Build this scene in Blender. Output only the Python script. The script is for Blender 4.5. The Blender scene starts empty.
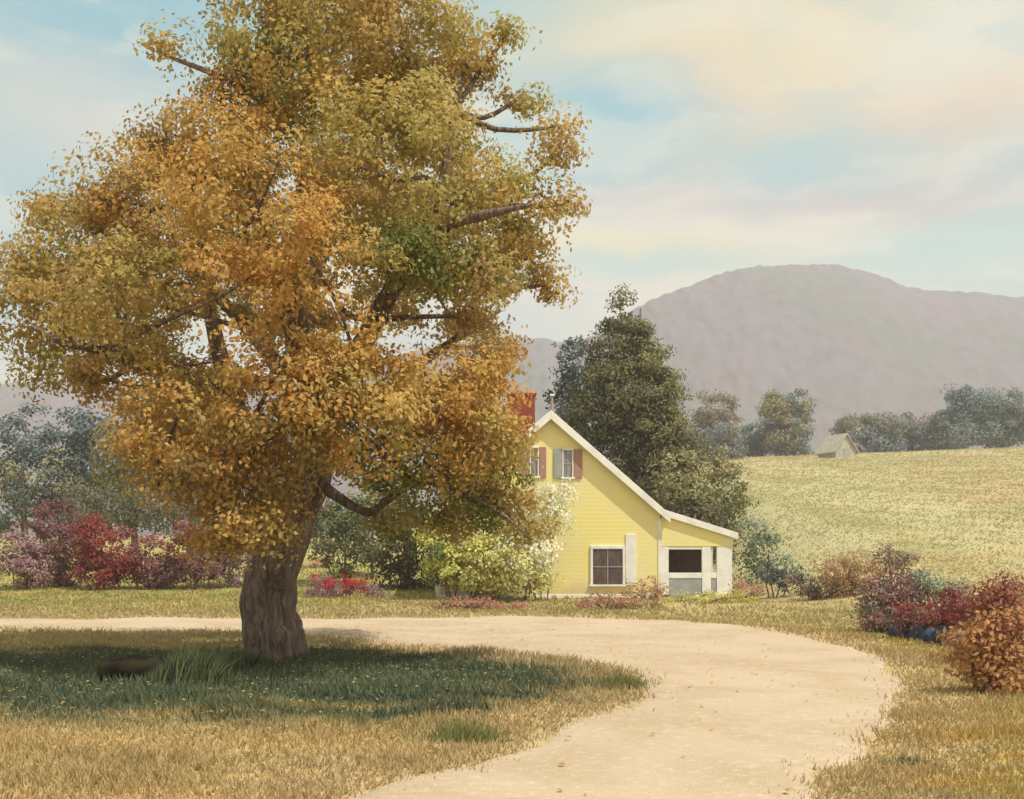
import bpy, math, random
import numpy as np
from mathutils import Vector, Matrix, noise

R = math.radians
rng = np.random.default_rng(7)
random.seed(7)
S = bpy.context.scene
COL = S.collection
F, CX, HY, EYE = 1100.0, 512.0, 552.0, 1.8

def at(px, py, D):
    return np.array([(px-CX)/F*D, D, (HY-py)/F*D+EYE])
def ss(a, b, x):
    t = np.clip((np.asarray(x, float)-a)/(b-a), 0, 1)
    return t*t*(3-2*t)

# ------------------------------------------------------------------ terrain
def ground_z(x, y):
    x = np.asarray(x, float); y = np.asarray(y, float)
    d = 0.42*(x-13)+0.91*(y-31)
    w = ss(6, 17, x-0.08*(y-40))
    up = 0.118*np.clip(d, 0, 148)
    up = up*(1-0.35*np.exp(-d.clip(0)/14.0))
    up = up - 0.05*np.clip(d-160, 0, 300)
    z = w*up
    z = z + (1-w)*0.95*ss(47, 62, y) + (1-w)*0.02*np.clip(y-62, 0, 300)
    z = z + 0.035*np.sin(x*0.7+1.3)*np.sin(y*0.45) + 0.02*np.sin(x*1.9+y*1.1)
    return z
def gz(x, y): return float(ground_z(x, y))

# ------------------------------------------------------------------ materials
def new_mat(name):
    m = bpy.data.materials.new(name); m.use_nodes = True
    nt = m.node_tree; nt.nodes.clear()
    return m, nt
def N(nt, t, **kw):
    n = nt.nodes.new(t)
    for k, v in kw.items():
        if k.startswith('_'): setattr(n, k[1:], v)
        else: n.inputs[k.replace('__', ' ')].default_value = v
    return n
def L(nt, a, b): nt.links.new(a, b)
def mixc(nt, fac, a, b, mode='MIX'):
    n = nt.nodes.new('ShaderNodeMix'); n.data_type = 'RGBA'; n.blend_type = mode
    for s, v in ((n.inputs[0], fac), (n.inputs[6], a), (n.inputs[7], b)):
        if isinstance(v, bpy.types.NodeSocket): L(nt, v, s)
        elif isinstance(v, (int, float)): s.default_value = v
        else: s.default_value = (*v[:3], 1)
    return n.outputs[2]
def math_(nt, op, a, b=None, c=None, clamp=False):
    n = nt.nodes.new('ShaderNodeMath'); n.operation = op; n.use_clamp = clamp
    for i, v in enumerate((a, b, c)):
        if v is None: continue
        if isinstance(v, bpy.types.NodeSocket): L(nt, v, n.inputs[i])
        else: n.inputs[i].default_value = v
    return n.outputs[0]
def smooth(nt, v, a, b):
    n = nt.nodes.new('ShaderNodeMapRange'); n.interpolation_type = 'SMOOTHSTEP'
    L(nt, v, n.inputs[0]); n.inputs[1].default_value = a; n.inputs[2].default_value = b
    return n.outputs[0]
def pos_noise(nt, scale, detail=4, stretch=(1, 1, 1), rough=0.6, src=None, dist=0.0, rot=(0, 0, 0)):
    g = src or nt.nodes.new('ShaderNodeNewGeometry').outputs['Position']
    mp = nt.nodes.new('ShaderNodeMapping'); mp.inputs['Scale'].default_value = stretch
    mp.inputs['Rotation'].default_value = rot
    L(nt, g, mp.inputs[0])
    n = nt.nodes.new('ShaderNodeTexNoise')
    n.inputs['Scale'].default_value = scale; n.inputs['Detail'].default_value = detail
    n.inputs['Roughness'].default_value = rough; n.inputs['Distortion'].default_value = dist
    L(nt, mp.outputs[0], n.inputs['Vector'])
    return n.outputs['Fac']
def finish(nt, col, rough=0.9, bump=None, bstr=0.3, bdist=0.05, spec=0.2, translucent=0.0):
    b = nt.nodes.new('ShaderNodeBsdfPrincipled')
    b.inputs['Roughness'].default_value = rough
    b.inputs['Specular IOR Level'].default_value = spec
    if isinstance(col, bpy.types.NodeSocket): L(nt, col, b.inputs['Base Color'])
    else: b.inputs['Base Color'].default_value = (*col, 1)
    if bump is not None:
        bn = nt.nodes.new('ShaderNodeBump'); bn.inputs['Strength'].default_value = bstr
        bn.inputs['Distance'].default_value = bdist
        L(nt, bump, bn.inputs['Height']); L(nt, bn.outputs[0], b.inputs['Normal'])
    o = nt.nodes.new('ShaderNodeOutputMaterial')
    if translucent > 0:
        t = nt.nodes.new('ShaderNodeBsdfTranslucent')
        if isinstance(col, bpy.types.NodeSocket): L(nt, col, t.inputs[0])
        else: t.inputs[0].default_value = (*col, 1)
        mx = nt.nodes.new('ShaderNodeMixShader'); mx.inputs[0].default_value = translucent
        L(nt, b.outputs[0], mx.inputs[1]); L(nt, t.outputs[0], mx.inputs[2])
        L(nt, mx.outputs[0], o.inputs[0])
    else: L(nt, b.outputs[0], o.inputs[0])

_leaf = {}
def leaf_mat(c1, c2, tr=0.3, key=None):
    k = (tuple(c1), tuple(c2), tr)
    if k in _leaf: return _leaf[k]
    m, nt = new_mat('foliage')
    g = nt.nodes.new('ShaderNodeNewGeometry')
    n = pos_noise(nt, 1.1, 2)
    f = math_(nt, 'ADD', math_(nt, 'MULTIPLY', g.outputs['Random Per Island'], 0.55), math_(nt, 'MULTIPLY', smooth(nt, n, .35, .65), 0.45))
    c = mixc(nt, f, c1, c2)
    finish(nt, c, 0.75, spec=0.15, translucent=tr)
    _leaf[k] = m
    return m
def plain(name, c, c2=None, scale=3.0, rough=0.8, stretch=(1, 1, 1), bstr=0.25, bscale=None, spec=0.3):
    m, nt = new_mat(name)
    c2 = c2 or tuple(v*0.8 for v in c)
    tc = nt.nodes.new('ShaderNodeTexCoord').outputs['Object']
    n = pos_noise(nt, scale, 5, stretch, src=tc)
    f = smooth(nt, n, .35, .65)
    spec = .05 if name in ('mossy_log', 'log_end') else spec
    n2 = pos_noise(nt, bscale or scale*6, 4, stretch, src=tc)
    finish(nt, mixc(nt, f, c, c2), rough, n2, bstr, 0.03, spec)
    return m

def ground_colour(nt):
    g = nt.nodes.new('ShaderNodeNewGeometry').outputs['Position']
    sp = nt.nodes.new('ShaderNodeSeparateXYZ'); L(nt, g, sp.inputs[0]); X, Y, Z = sp.outputs
    n_big = pos_noise(nt, 0.22, 5, (0.6, 1.3, 1))
    n_mid = pos_noise(nt, 0.9, 5, (0.45, 1.6, 1), dist=0.6)
    n_fine = pos_noise(nt, 7, 5, (0.5, 1.5, 1))
    c = mixc(nt, smooth(nt, n_big, .38, .62), (.42, .33, .155), (.34, .29, .12))
    c = mixc(nt, math_(nt, 'MULTIPLY', smooth(nt, n_mid, .45, .66), .55), c, (.43, .295, .14))
    # near left: ochre grass
    w = math_(nt, 'SUBTRACT', 1.0, smooth(nt, math_(nt, 'ADD', Y, math_(nt, 'MULTIPLY', n_mid, 2.5)), 10.5, 14.5))
    c = mixc(nt, math_(nt, 'MULTIPLY', w, .75), c, mixc(nt, smooth(nt, n_mid, .4, .6), (.56, .385, .18), (.46, .345, .165)))
    # gold verge on the right
    w = math_(nt, 'MULTIPLY', smooth(nt, X, 1.5, 3.5), math_(nt, 'SUBTRACT', 1.0, smooth(nt, Y, 16, 30)))
    c = mixc(nt, math_(nt, 'MULTIPLY', w, .8), c, mixc(nt, smooth(nt, n_mid, .38, .62), (.47, .315, .085), (.40, .33, .12)))
    # greener grass below the tree, darkened to paint in crown shade (ragged ellipse)
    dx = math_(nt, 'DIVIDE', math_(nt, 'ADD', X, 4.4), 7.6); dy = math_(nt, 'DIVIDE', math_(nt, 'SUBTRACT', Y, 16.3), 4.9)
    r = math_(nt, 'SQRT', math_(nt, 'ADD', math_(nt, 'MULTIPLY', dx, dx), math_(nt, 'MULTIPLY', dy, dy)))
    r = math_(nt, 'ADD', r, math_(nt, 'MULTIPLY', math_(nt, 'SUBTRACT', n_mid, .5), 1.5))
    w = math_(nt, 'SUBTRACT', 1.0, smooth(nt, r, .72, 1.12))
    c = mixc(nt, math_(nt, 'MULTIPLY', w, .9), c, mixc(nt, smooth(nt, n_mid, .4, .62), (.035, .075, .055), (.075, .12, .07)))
    # greener strip beyond the left lane
    w = math_(nt, 'MULTIPLY', smooth(nt, Y, 34, 40), math_(nt, 'SUBTRACT', 1.0, smooth(nt, X, -9, 4)))
    c = mixc(nt, math_(nt, 'MULTIPLY', w, .8), c, mixc(nt, smooth(nt, n_mid, .4, .6), (.24, .26, .07), (.40, .31, .11)))
    # hillside field, yellow green hay in sweeps
    sw = pos_noise(nt, 0.07, 7, (1.0, .55, 1), dist=1.6, rot=(0, 0, .75))
    fc = mixc(nt, smooth(nt, sw, .36, .62), (.42, .36, .175), (.315, .30, .14))
    fc = mixc(nt, math_(nt, 'MULTIPLY', smooth(nt, pos_noise(nt, .045, 6, (1, .6, 1), dist=1.5), .45, .58), .8), fc, (.45, .315, .17))
    fc = mixc(nt, math_(nt, 'MULTIPLY', smooth(nt, pos_noise(nt, .5, 5, (1, .5, 1), dist=.6), .48, .66), .45), fc, (.29, .275, .135))
    fc = mixc(nt, math_(nt, 'MULTIPLY', smooth(nt, pos_noise(nt, .09, 5, (1.3, .22, 1), dist=.8, rot=(0, 0, -.5)), .50, .60), .6), fc, (.47, .43, .25))
    wl = math_(nt, 'SUBTRACT', 1.0, smooth(nt, math_(nt, 'ADD', Y, math_(nt, 'MULTIPLY', n_big, 30)), 48, 72))
    fc = mixc(nt, math_(nt, 'MULTIPLY', wl, .6), fc, (.44, .29, .135))
    w = math_(nt, 'MULTIPLY', smooth(nt, Y, 28, 40), smooth(nt, X, 7, 13))
    c = mixc(nt, w, c, fc)
    at_ = nt.nodes.new('ShaderNodeAttribute'); at_.attribute_name = 'dirt'
    w = smooth(nt, math_(nt, 'ADD', at_.outputs['Fac'], math_(nt, 'MULTIPLY', math_(nt, 'SUBTRACT', n_mid, .5), 1.3)), .35, .75)
    c = mixc(nt, math_(nt, 'MULTIPLY', w, .8), c, mixc(nt, smooth(nt, n_fine, .4, .6), (.50, .37, .21), (.44, .335, .17)))
    # small tufts
    c = mixc(nt, math_(nt, 'MULTIPLY', smooth(nt, n_fine, .55, .75), .35), c, (.16, .16, .05))
    c = mixc(nt, math_(nt, 'MULTIPLY', smooth(nt, math_(nt, 'SUBTRACT', 1.0, n_fine), .55, .75), .3), c, (.55, .42, .22))
    return c, n_fine, n_mid

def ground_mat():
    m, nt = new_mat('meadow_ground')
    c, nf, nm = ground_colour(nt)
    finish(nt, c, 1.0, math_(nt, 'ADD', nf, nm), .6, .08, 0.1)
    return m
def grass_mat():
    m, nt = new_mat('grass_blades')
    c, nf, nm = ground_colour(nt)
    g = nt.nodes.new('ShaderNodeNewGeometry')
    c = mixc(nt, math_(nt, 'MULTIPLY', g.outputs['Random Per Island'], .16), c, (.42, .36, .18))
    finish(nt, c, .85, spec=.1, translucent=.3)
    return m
def road_mat():
    m, nt = new_mat('sandy_lane')
    n1 = pos_noise(nt, .5, 5, (1, 1, 1), dist=.5); n2 = pos_noise(nt, 9, 6); n3 = pos_noise(nt, 55, 3)
    c = mixc(nt, smooth(nt, n1, .35, .65), (.52, .405, .285), (.45, .34, .225))
    c = mixc(nt, math_(nt, 'MULTIPLY', smooth(nt, n2, .5, .72), .5), c, (.64, .53, .41))
    c = mixc(nt, math_(nt, 'MULTIPLY', smooth(nt, n3, .6, .72), .45), c, (.32, .25, .18))
    finish(nt, c, 1.0, math_(nt, 'ADD', n2, n3), .5, .04, .1)
    return m
def hill_mat():
    m, nt = new_mat('wooded_hills')
    n1 = pos_noise(nt, .008, 5, (1, .35, 1)); n2 = pos_noise(nt, .10, 4, (1, .25, 1)); n3 = pos_noise(nt, .025, 4, (1, .3, 1))
    c = mixc(nt, smooth(nt, n1, .4, .62), (.16, .13, .145), (.13, .135, .12))
    c = mixc(nt, math_(nt, 'MULTIPLY', smooth(nt, n3, .5, .65), .5), c, (.17, .12, .11))
    c = mixc(nt, math_(nt, 'MULTIPLY', smooth(nt, n2, .45, .6), .4), c, (.08, .09, .08))
    finish(nt, c, 1.0, n2, .5, 2, 0)
    return m
def bark_mat():
    m, nt = new_mat('bark')
    n = pos_noise(nt, 4, 6, (3, 3, .5), dist=.8); n2 = pos_noise(nt, 1.0, 4, (1, 1, .6))
    c = mixc(nt, smooth(nt, n, .35, .65), (.15, .105, .085), (.34, .26, .215))
    c = mixc(nt, math_(nt, 'MULTIPLY', smooth(nt, n2, .5, .7), .5), c, (.33, .25, .23))
    finish(nt, c, .95, n, 1.0, .2, .15)
    return m
def clap_mat(name, c, c2):
    m, nt = new_mat(name)
    tc = nt.nodes.new('ShaderNodeTexCoord').outputs['Object']
    sp = nt.nodes.new('ShaderNodeSeparateXYZ'); L(nt, tc, sp.inputs[0])
    fr = math_(nt, 'FRACT', math_(nt, 'DIVIDE', sp.outputs[2], .16))
    n = pos_noise(nt, .9, 5, (1, 1, .6), src=tc); n2 = pos_noise(nt, 5, 4, (.3, 1, 4), src=tc)
    cc = mixc(nt, smooth(nt, n, .35, .65), c, c2)
    cc = mixc(nt, math_(nt, 'MULTIPLY', smooth(nt, n2, .5, .75), .35), cc, tuple(v*.8+.08 for v in c))
    dirt = math_(nt, 'SUBTRACT', 1.0, smooth(nt, math_(nt, 'ADD', sp.outputs[2], math_(nt, 'MULTIPLY', n, -.9)), -.4, .35))
    cc = mixc(nt, math_(nt, 'MULTIPLY', dirt, .5), cc, (.42, .33, .2))
    fr = math_(nt, 'SUBTRACT', 1.0, fr) if False else fr
    finish(nt, cc, .7, fr, .45, .03, .3)
    return m
def brick_mat():
    m, nt = new_mat('red_brick')
    tc = nt.nodes.new('ShaderNodeTexCoord').outputs['Object']
    mp = nt.nodes.new('ShaderNodeMapping'); mp.inputs['Rotation'].default_value = (R(90), 0, 0); L(nt, tc, mp.inputs[0])
    b = N(nt, 'ShaderNodeTexBrick', Scale=4.0); L(nt, mp.outputs[0], b.inputs['Vector'])
    b.inputs['Color1'].default_value = (.21, .022, .016, 1); b.inputs['Color2'].default_value = (.30, .04, .026, 1)
    b.inputs['Mortar'].default_value = (.30, .15, .11, 1); b.inputs['Mortar Size'].default_value = .02
    finish(nt, b.outputs[0], .9, b.outputs['Fac'], -.4, .02)
    return m
def glass_mat(name, c):
    m, nt = new_mat(name)
    n = pos_noise(nt, 2.5, 3, (3, 1, .6))
    finish(nt, mixc(nt, smooth(nt, n, .35, .65), c, tuple(v*.5 for v in c)), .18, spec=.5)
    return m

M = dict(ground=ground_mat(), grass=grass_mat(), road=road_mat(), hill=hill_mat(), bark=bark_mat(),
    yellow=clap_mat('yellow_clapboard', (.85, .75, .29), (.82, .73, .38)),
    white=plain('white_paint', (.80, .78, .72), (.68, .67, .63), 1.5),
    greyp=plain('grey_paint', (.34, .36, .34), (.26, .28, .27), 2),
    roof=plain('roof_shingle', (.36, .34, .31), (.25, .25, .26), 2.5, stretch=(1, 1, 4), bstr=.6),
    proof=plain('pale_tin_roof', (.70, .68, .64), (.55, .54, .52), 1.2),
    shutter=plain('mauve_shutter', (.40, .20, .16), (.33, .19, .17), 6, stretch=(1, 1, .3)),
    brick=brick_mat(), glass=glass_mat('window_glass', (.13, .09, .085)), glass2=glass_mat('upper_glass', (.30, .27, .29)),
    darkwood=plain('dark_porch_wood', (.10, .06, .045), (.07, .045, .04), 3),
    log=plain('mossy_log', (.022, .016, .014), (.035, .032, .014), 5, stretch=(.4, 1, 1)),
    logend=plain('log_end', (.05, .045, .06), (.035, .03, .04), 8),
    stone=plain('blue_grey_stone', (.04, .055, .095), (.022, .03, .05), 6),
    thatch=plain('bleached_barn_board', (.46, .42, .35), (.34, .31, .26), 1.2, stretch=(2, 2, .3)),
    iron=plain('rusty_pipe', (.32, .2, .18), (.4, .34, .34), 8))

# ------------------------------------------------------------------ mesh helpers
def link_mesh(name, V, Fs, mats, midx=None, parent=None, smooth_=False):
    me = bpy.data.meshes.new(name)
    V = np.asarray(V, np.float32)
    if isinstance(Fs, np.ndarray):
        nf, k = Fs.shape
        me.vertices.add(len(V)); me.vertices.foreach_set('co', V.ravel())
        me.loops.add(nf*k); me.loops.foreach_set('vertex_index', Fs.astype(np.int32).ravel())
        me.polygons.add(nf); me.polygons.foreach_set('loop_start', np.arange(0, nf*k, k, dtype=np.int32))
        me.polygons.foreach_set('loop_total', np.full(nf, k, np.int32))
    else:
        me.from_pydata([tuple(map(float, v)) for v in V], [], [tuple(f) for f in Fs])
    for m in (mats if isinstance(mats, (list, tuple)) else [mats]): me.materials.append(m)
    if midx is not None: me.polygons.foreach_set('material_index', np.asarray(midx, np.int32))
    if smooth_: me.polygons.foreach_set('use_smooth', np.ones(len(me.polygons), bool))
    me.update(calc_edges=True); me.validate()
    o = bpy.data.objects.new(name, me); COL.objects.link(o)
    if parent is not None: o.parent = parent
    return o
def tag(o, label=None, cat=None, group=None, kind=None):
    if label: o['label'] = label
    if cat: o['category'] = cat
    if group: o['group'] = group
    if kind: o['kind'] = kind
    return o
def empty(name, loc, label, cat, group=None, rz=0):
    o = bpy.data.objects.new(name, None); COL.objects.link(o)
    o.location = loc; o.rotation_euler = (0, 0, rz); o.empty_display_size = .3
    return tag(o, label, cat, group)

class MB:
    def __init__(s): s.V = []; s.F = []
    def add(s, V, Fs):
        n = len(s.V); s.V += [tuple(map(float, v)) for v in V]; s.F += [tuple(i+n for i in f) for f in Fs]; return s
    def box(s, x0, x1, y0, y1, z0, z1):
        V = [(x0,y0,z0),(x1,y0,z0),(x1,y1,z0),(x0,y1,z0),(x0,y0,z1),(x1,y0,z1),(x1,y1,z1),(x0,y1,z1)]
        return s.add(V, [(0,3,2,1),(4,5,6,7),(0,1,5,4),(1,2,6,5),(2,3,7,6),(3,0,4,7)])
    def prism(s, P, y0, y1):
        n = len(P)
        V = [(x, y0, z) for x, z in P]+[(x, y1, z) for x, z in P]
        return s.add(V, [tuple(range(n)), tuple(range(2*n-1, n-1, -1))]+[(i, i+n, (i+1) % n+n, (i+1) % n) for i in range(n)])
    def build(s, name, mat, parent=None, bevel=.012):
        o = link_mesh(name, s.V, s.F, mat, parent=parent)
        if bevel:
            b = o.modifiers.new('bevel', 'BEVEL'); b.width = bevel; b.segments = 2; b.limit_method = 'ANGLE'
        return o

def catmull(P, n):
    P = np.asarray(P, float); Q = np.vstack([2*P[0]-P[1], P, 2*P[-1]-P[-2]]); out = []
    for i in range(1, len(Q)-2):
        for t in np.linspace(0, 1, n, endpoint=False):
            a, b, c, d = Q[i-1:i+3]
            out.append(.5*((2*b)+(c-a)*t+(2*a-5*b+4*c-d)*t*t+(3*b-a-3*c+d)*t**3))
    out.append(P[-1]); return np.array(out)

def tube(path, radii, seg=10, n=5, wob=.08, flare=None, seed=0):
    PR = catmull(np.hstack([np.asarray(path), np.asarray(radii)[:, None]]), n)
    P, r = PR[:, :3], np.maximum(PR[:, 3], .006)
    V = []; Fs = []
    up = Vector((0.13, 1, 0.07)).normalized()
    for i, p in enumerate(P):
        t = Vector(P[min(i+1, len(P)-1)]-P[max(i-1, 0)]).normalized()
        a = t.cross(up).normalized(); b = a.cross(t).normalized(); up = b
        for k in range(seg):
            th = 2*math.pi*k/seg
            rr = r[i]*(1+wob*noise.noise(Vector((math.cos(th)*1.7+seed, math.sin(th)*1.7, i*.25)))*2)
            if flare and i < flare: rr *= 1+.30*(1-i/flare)**2*(1+.6*math.sin(th*3+1)+.4*math.sin(th*5))
            V.append(Vector(p)+(a*math.cos(th)+b*math.sin(th))*rr)
    for i in range(len(P)-1):
        for k in range(seg):
            k2 = (k+1) % seg
            Fs.append((i*seg+k, i*seg+k2, (i+1)*seg+k2, (i+1)*seg+k))
    Fs.append(tuple(range((len(P)-1)*seg, len(P)*seg)))
    Fs.append(tuple(range(seg))[::-1])
    return V, Fs

def unit(n):
    v = rng.normal(size=(n, 3)); return v/np.linalg.norm(v, axis=1, keepdims=True)
def leaves(C, Nrm, ln, wd, droop=0.25):
    """leaf shaped bent quads at C facing roughly Nrm"""
    n = len(C)
    nn = Nrm+unit(n)*.75; nn /= np.linalg.norm(nn, axis=1, keepdims=True)
    t = unit(n); t[:, 2] -= droop*2; t -= nn*np.sum(t*nn, 1, keepdims=True)
    t /= np.linalg.norm(t, axis=1, keepdims=True)+1e-9
    b = np.cross(nn, t)
    l = (ln*rng.uniform(.6, 1.35, n))[:, None]; w = (wd*rng.uniform(.6, 1.3, n))[:, None]
    V = np.stack([C-t*l*.5, C+b*w*.5+nn*w*.18, C+t*l*.5, C-b*w*.5+nn*w*.18], 1).reshape(-1, 3)
    Fs = np.arange(n*4).reshape(n, 4)
    return V, Fs
def crown_points(lobes, per_m2, clump=.35, leaf=.11, sub=None, inner=.25):
    """lobes: (centre, (rx,ry,rz), material index). Clumps are scattered near the lobe surface, leaves in the clumps."""
    Cs = []; Ns = []; Ms = []
    for c, r, mi in lobes:
        c = np.asarray(c); r = np.asarray(r, float)
        area = 4*math.pi*((r[0]*r[1])**1.6/3+(r[0]*r[2])**1.6/3+(r[1]*r[2])**1.6/3)**(1/1.6)
        nc = max(4, int(area/(clump*clump*2.2)))
        u = unit(nc)*(rng.uniform(inner, 1.0, nc)**.45*(1+.28*rng.random(nc)**4))[:, None]
        cc = c+u*r
        nl = max(6, int(per_m2*clump*clump*4))
        k = rng.poisson(nl, nc)
        idx = np.repeat(np.arange(nc), k); n = len(idx)
        cs = clump*rng.uniform(.6, 1.4, nc)
        off = unit(n)*(rng.uniform(0, 1, n)**.45)[:, None]*cs[idx][:, None]*np.array([1.15, 1.15, .75])
        p = cc[idx]+off
        nrm = off/(cs[idx][:, None])+u[idx]*.8+np.array([0, 0, .35])
        nrm /= np.linalg.norm(nrm, axis=1, keepdims=True)+1e-9
        if isinstance(mi, (list, tuple)):
            cm = rng.choice(mi, nc)[idx]
        else: cm = np.full(n, mi)
        Cs.append(p); Ns.append(nrm); Ms.append(cm)
    return np.vstack(Cs), np.vstack(Ns), np.concatenate(Ms)

# ------------------------------------------------------------------ ground, lane, hills
def grid_mesh(name, xs, ys, zf, mat, smooth_=True):
    X, Y = np.meshgrid(xs, ys); Z = zf(X, Y)
    V = np.stack([X, Y, Z], -1).reshape(-1, 3); nx = len(xs)
    i, j = np.meshgrid(np.arange(nx-1), np.arange(len(ys)-1)); a = (j*nx+i).ravel()
    return link_mesh(name, V, np.stack([a, a+1, a+nx+1, a+nx], 1), mat, smooth_=smooth_)
def spaced(a, b, n, p):
    t = np.linspace(-1, 1, n); return (a+b)/2+(b-a)/2*np.sign(t)*np.abs(t)**p
xs = spaced(-2400, 2400, 420, 3.1)
ys = np.concatenate([[-2400, -1500, -600, -200, -60, -20], np.linspace(-8, 60, 230), 60+(np.linspace(0, 1, 170)[1:]**2.2)*2300])
def gfull(x, y): return np.where(y < -20, 0, ground_z(x, y)) - np.clip((np.abs(x)-1200)/60, 0, 30)*0
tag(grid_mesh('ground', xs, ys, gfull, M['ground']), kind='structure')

pairs = [((-60, 1500), (1150, 1500)), ((150, 930), (870, 930)), ((345, 799), (815, 799)), ((470, 762), (868, 750)), ((560, 728), (897, 712)), ((622, 704), (905, 688)),
    ((648, 690), (895, 668)), ((640, 678), (856, 650)), ((590, 666), (790, 635)), ((500, 655), (700, 623)), ((400, 645), (560, 618)),
    ((290, 634), (400, 618)), ((170, 630), (230, 619)), ((20, 629), (60, 619)), ((-200, 628), (-150, 618)), ((-600, 628), (-520, 618))]
def flat(p):
    D = EYE*F/(p[1]-HY); return ((p[0]-CX)/F*D, D)
inn = catmull([flat(a) for a, b in pairs], 14); out = catmull([flat(b) for a, b in pairs], 14)
nj = 31; V = []
for i in range(len(inn)):
    for j in range(nj):
        t = j/(nj-1)
        e0, e1 = (.07*noise.noise(Vector((p_[0]*.9, p_[1]*.9, 3)))+.03*noise.noise(Vector((p_[0]*4, p_[1]*4, 5))) for p_ in (inn[i], out[i]))
        tt = -e0+t*(1+e0+e1)
        x, y = inn[i]*(1-tt)+out[i]*tt
        crown_ = .03*(1-(2*t-1)**2)+.018*noise.noise(Vector((x*1.2, y*1.2, 0)))*(1-abs(2*t-1))
        V.append((x, y, gz(x, y)+(.022+crown_ if 0 < j < nj-1 else -.012)))
nI = len(inn)
Fs = np.array([(i*nj+j, i*nj+j+1, (i+1)*nj+j+1, (i+1)*nj+j) for i in range(nI-1) for j in range(nj-1)])
lane = link_mesh('road', V, Fs, M['road'], smooth_=True); tag(lane, kind='structure')
road_poly = np.vstack([inn, out[::-1]])
def in_road(x, y):
    P = road_poly; c = np.zeros(len(x), bool); j = len(P)-1
    for i in range(len(P)):
        xi, yi = P[i]; xj, yj = P[j]
        m = ((yi > y) != (yj > y)); 
        with np.errstate(divide='ignore', invalid='ignore'):
            c ^= m & (x < (xj-xi)*(y-yi)/(yj-yi+1e-12)+xi)
        j = i
    return c

ridge = np.array([(-900, 330), (-400, 372), (-150, 385), (0, 392), (60, 384), (110, 390), (230, 385), (340, 368), (430, 352), (500, 344), (545, 340), (575, 346), (610, 328), (650, 301),
    (700, 284), (745, 274), (790, 272), (835, 272), (870, 277), (905, 289), (960, 295), (1024, 300), (1150, 315), (1400, 335), (2200, 350)], float)
us = np.linspace(-800, 1800, 900)
ts = np.linspace(0, 1, 130)
U, T = np.meshgrid(us, ts)
Dd = 430+T*900
ph = np.interp(U, ridge[:, 0], ridge[:, 1])
hr = (HY-ph)/F*1000+EYE
Xh = (U-CX)/F*Dd
prof = np.where(T < .633, ss(0, .70, T)*1.02, 1.0-(T-.633)*.6)
nz = np.zeros_like(Xh)
for i in range(Xh.shape[0]):
    for j in range(Xh.shape[1]):
        x, y = Xh[i, j], Dd[i, j]
        nz[i, j] = noise.fractal(Vector((x*.006, y*.003, 3)), 1, 2, 3)*12*min(1, T[i, j]*3)+abs(noise.noise(Vector((x*.10, y*.03, 9))))*8
Zh = 6+hr*prof*.985+nz*(.4+.2*T)
V = np.stack([Xh, Dd, Zh], -1).reshape(-1, 3); nx = len(us)
i, j = np.meshgrid(np.arange(nx-1), np.arange(len(ts)-1)); a = (j*nx+i).ravel()
tag(link_mesh('hills', V, np.stack([a, a+1, a+nx+1, a+nx], 1), M['hill'], smooth_=True), kind='structure')

# grass blades
n = 290000
D = 7.0*np.exp(rng.uniform(0, math.log(62/7.0), n)); u = rng.uniform(-200, 1350, n); x = (u-CX)/F*D*1.08; y = D
keep = ~in_road(x, y)
# a few blades creep onto the lane edge
jx, jy = x+rng.normal(0, .26, n)*rng.random(n), y+rng.normal(0, .5, n)*rng.random(n); keep = ~in_road(jx, jy)
keep &= rng.random(n) > ss(24, 44, y)*np.where(x > 5, 1.0, .15)
hx = (x > 1.2) & (x < 9.6) & (y > 42.8) & (y < 53); keep &= ~hx
x, y = x[keep], y[keep]; n = len(x)
pn = np.array([noise.noise(Vector((a*.8, b*1.1, 5))) for a, b in zip(x, y)])
h = (.035+.04*rng.random(n)+.07*np.clip(pn+.1, 0, 1))*(1+.012*y)
sh = ((x+4)/7)**2+((y-15.8)/4)**2 < 1; h = np.where(sh, h*1.35, h)
w = .006+.0007*y
th = rng.uniform(0, 2*math.pi, n); z = ground_z(x, y)-.01
lx = rng.normal(0, .45, n)*h; ly = rng.normal(0, .45, n)*h
V = np.empty((n, 3, 3))
V[:, 0] = np.stack([x-np.cos(th)*w, y-np.sin(th)*w, z], 1); V[:, 1] = np.stack([x+np.cos(th)*w, y+np.sin(th)*w, z], 1)
V[:, 2] = np.stack([x+lx, y+ly, z+h], 1)
n2 = 80000
D2 = 27*np.exp(rng.uniform(0, math.log(190/27), n2)); x2 = (rng.uniform(700, 1200, n2)-CX)/F*D2; y2 = D2
ok = (ss(7, 12, x2) > rng.random(n2)) & ~((x2 < 9.8) & (y2 > 42) & (y2 < 54)); x2, y2, D2 = x2[ok], y2[ok], D2[ok]; n2 = len(x2)
pn = np.array([noise.noise(Vector((a*.25, b*.12, 2))) for a, b in zip(x2, y2)])
ok = rng.random(n2) < .8+.6*pn; x2, y2, D2, pn = x2[ok], y2[ok], D2[ok], pn[ok]; n2 = len(x2)
h2 = (.04+.055*rng.random(n2))*(1+.008*D2); w2 = .010+.0009*D2; th = rng.uniform(0, 2*math.pi, n2); z2 = ground_z(x2, y2)-.02
n2 = len(x2)
V2 = np.empty((n2, 3, 3))
V2[:, 0] = np.stack([x2-np.cos(th)*w2, y2-np.sin(th)*w2, z2], 1); V2[:, 1] = np.stack([x2+np.cos(th)*w2, y2+np.sin(th)*w2, z2], 1)
V2[:, 2] = np.stack([x2+rng.normal(0, 1.0, n2)*h2, y2+rng.normal(0, 1.0, n2)*h2, z2+h2], 1)
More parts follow.
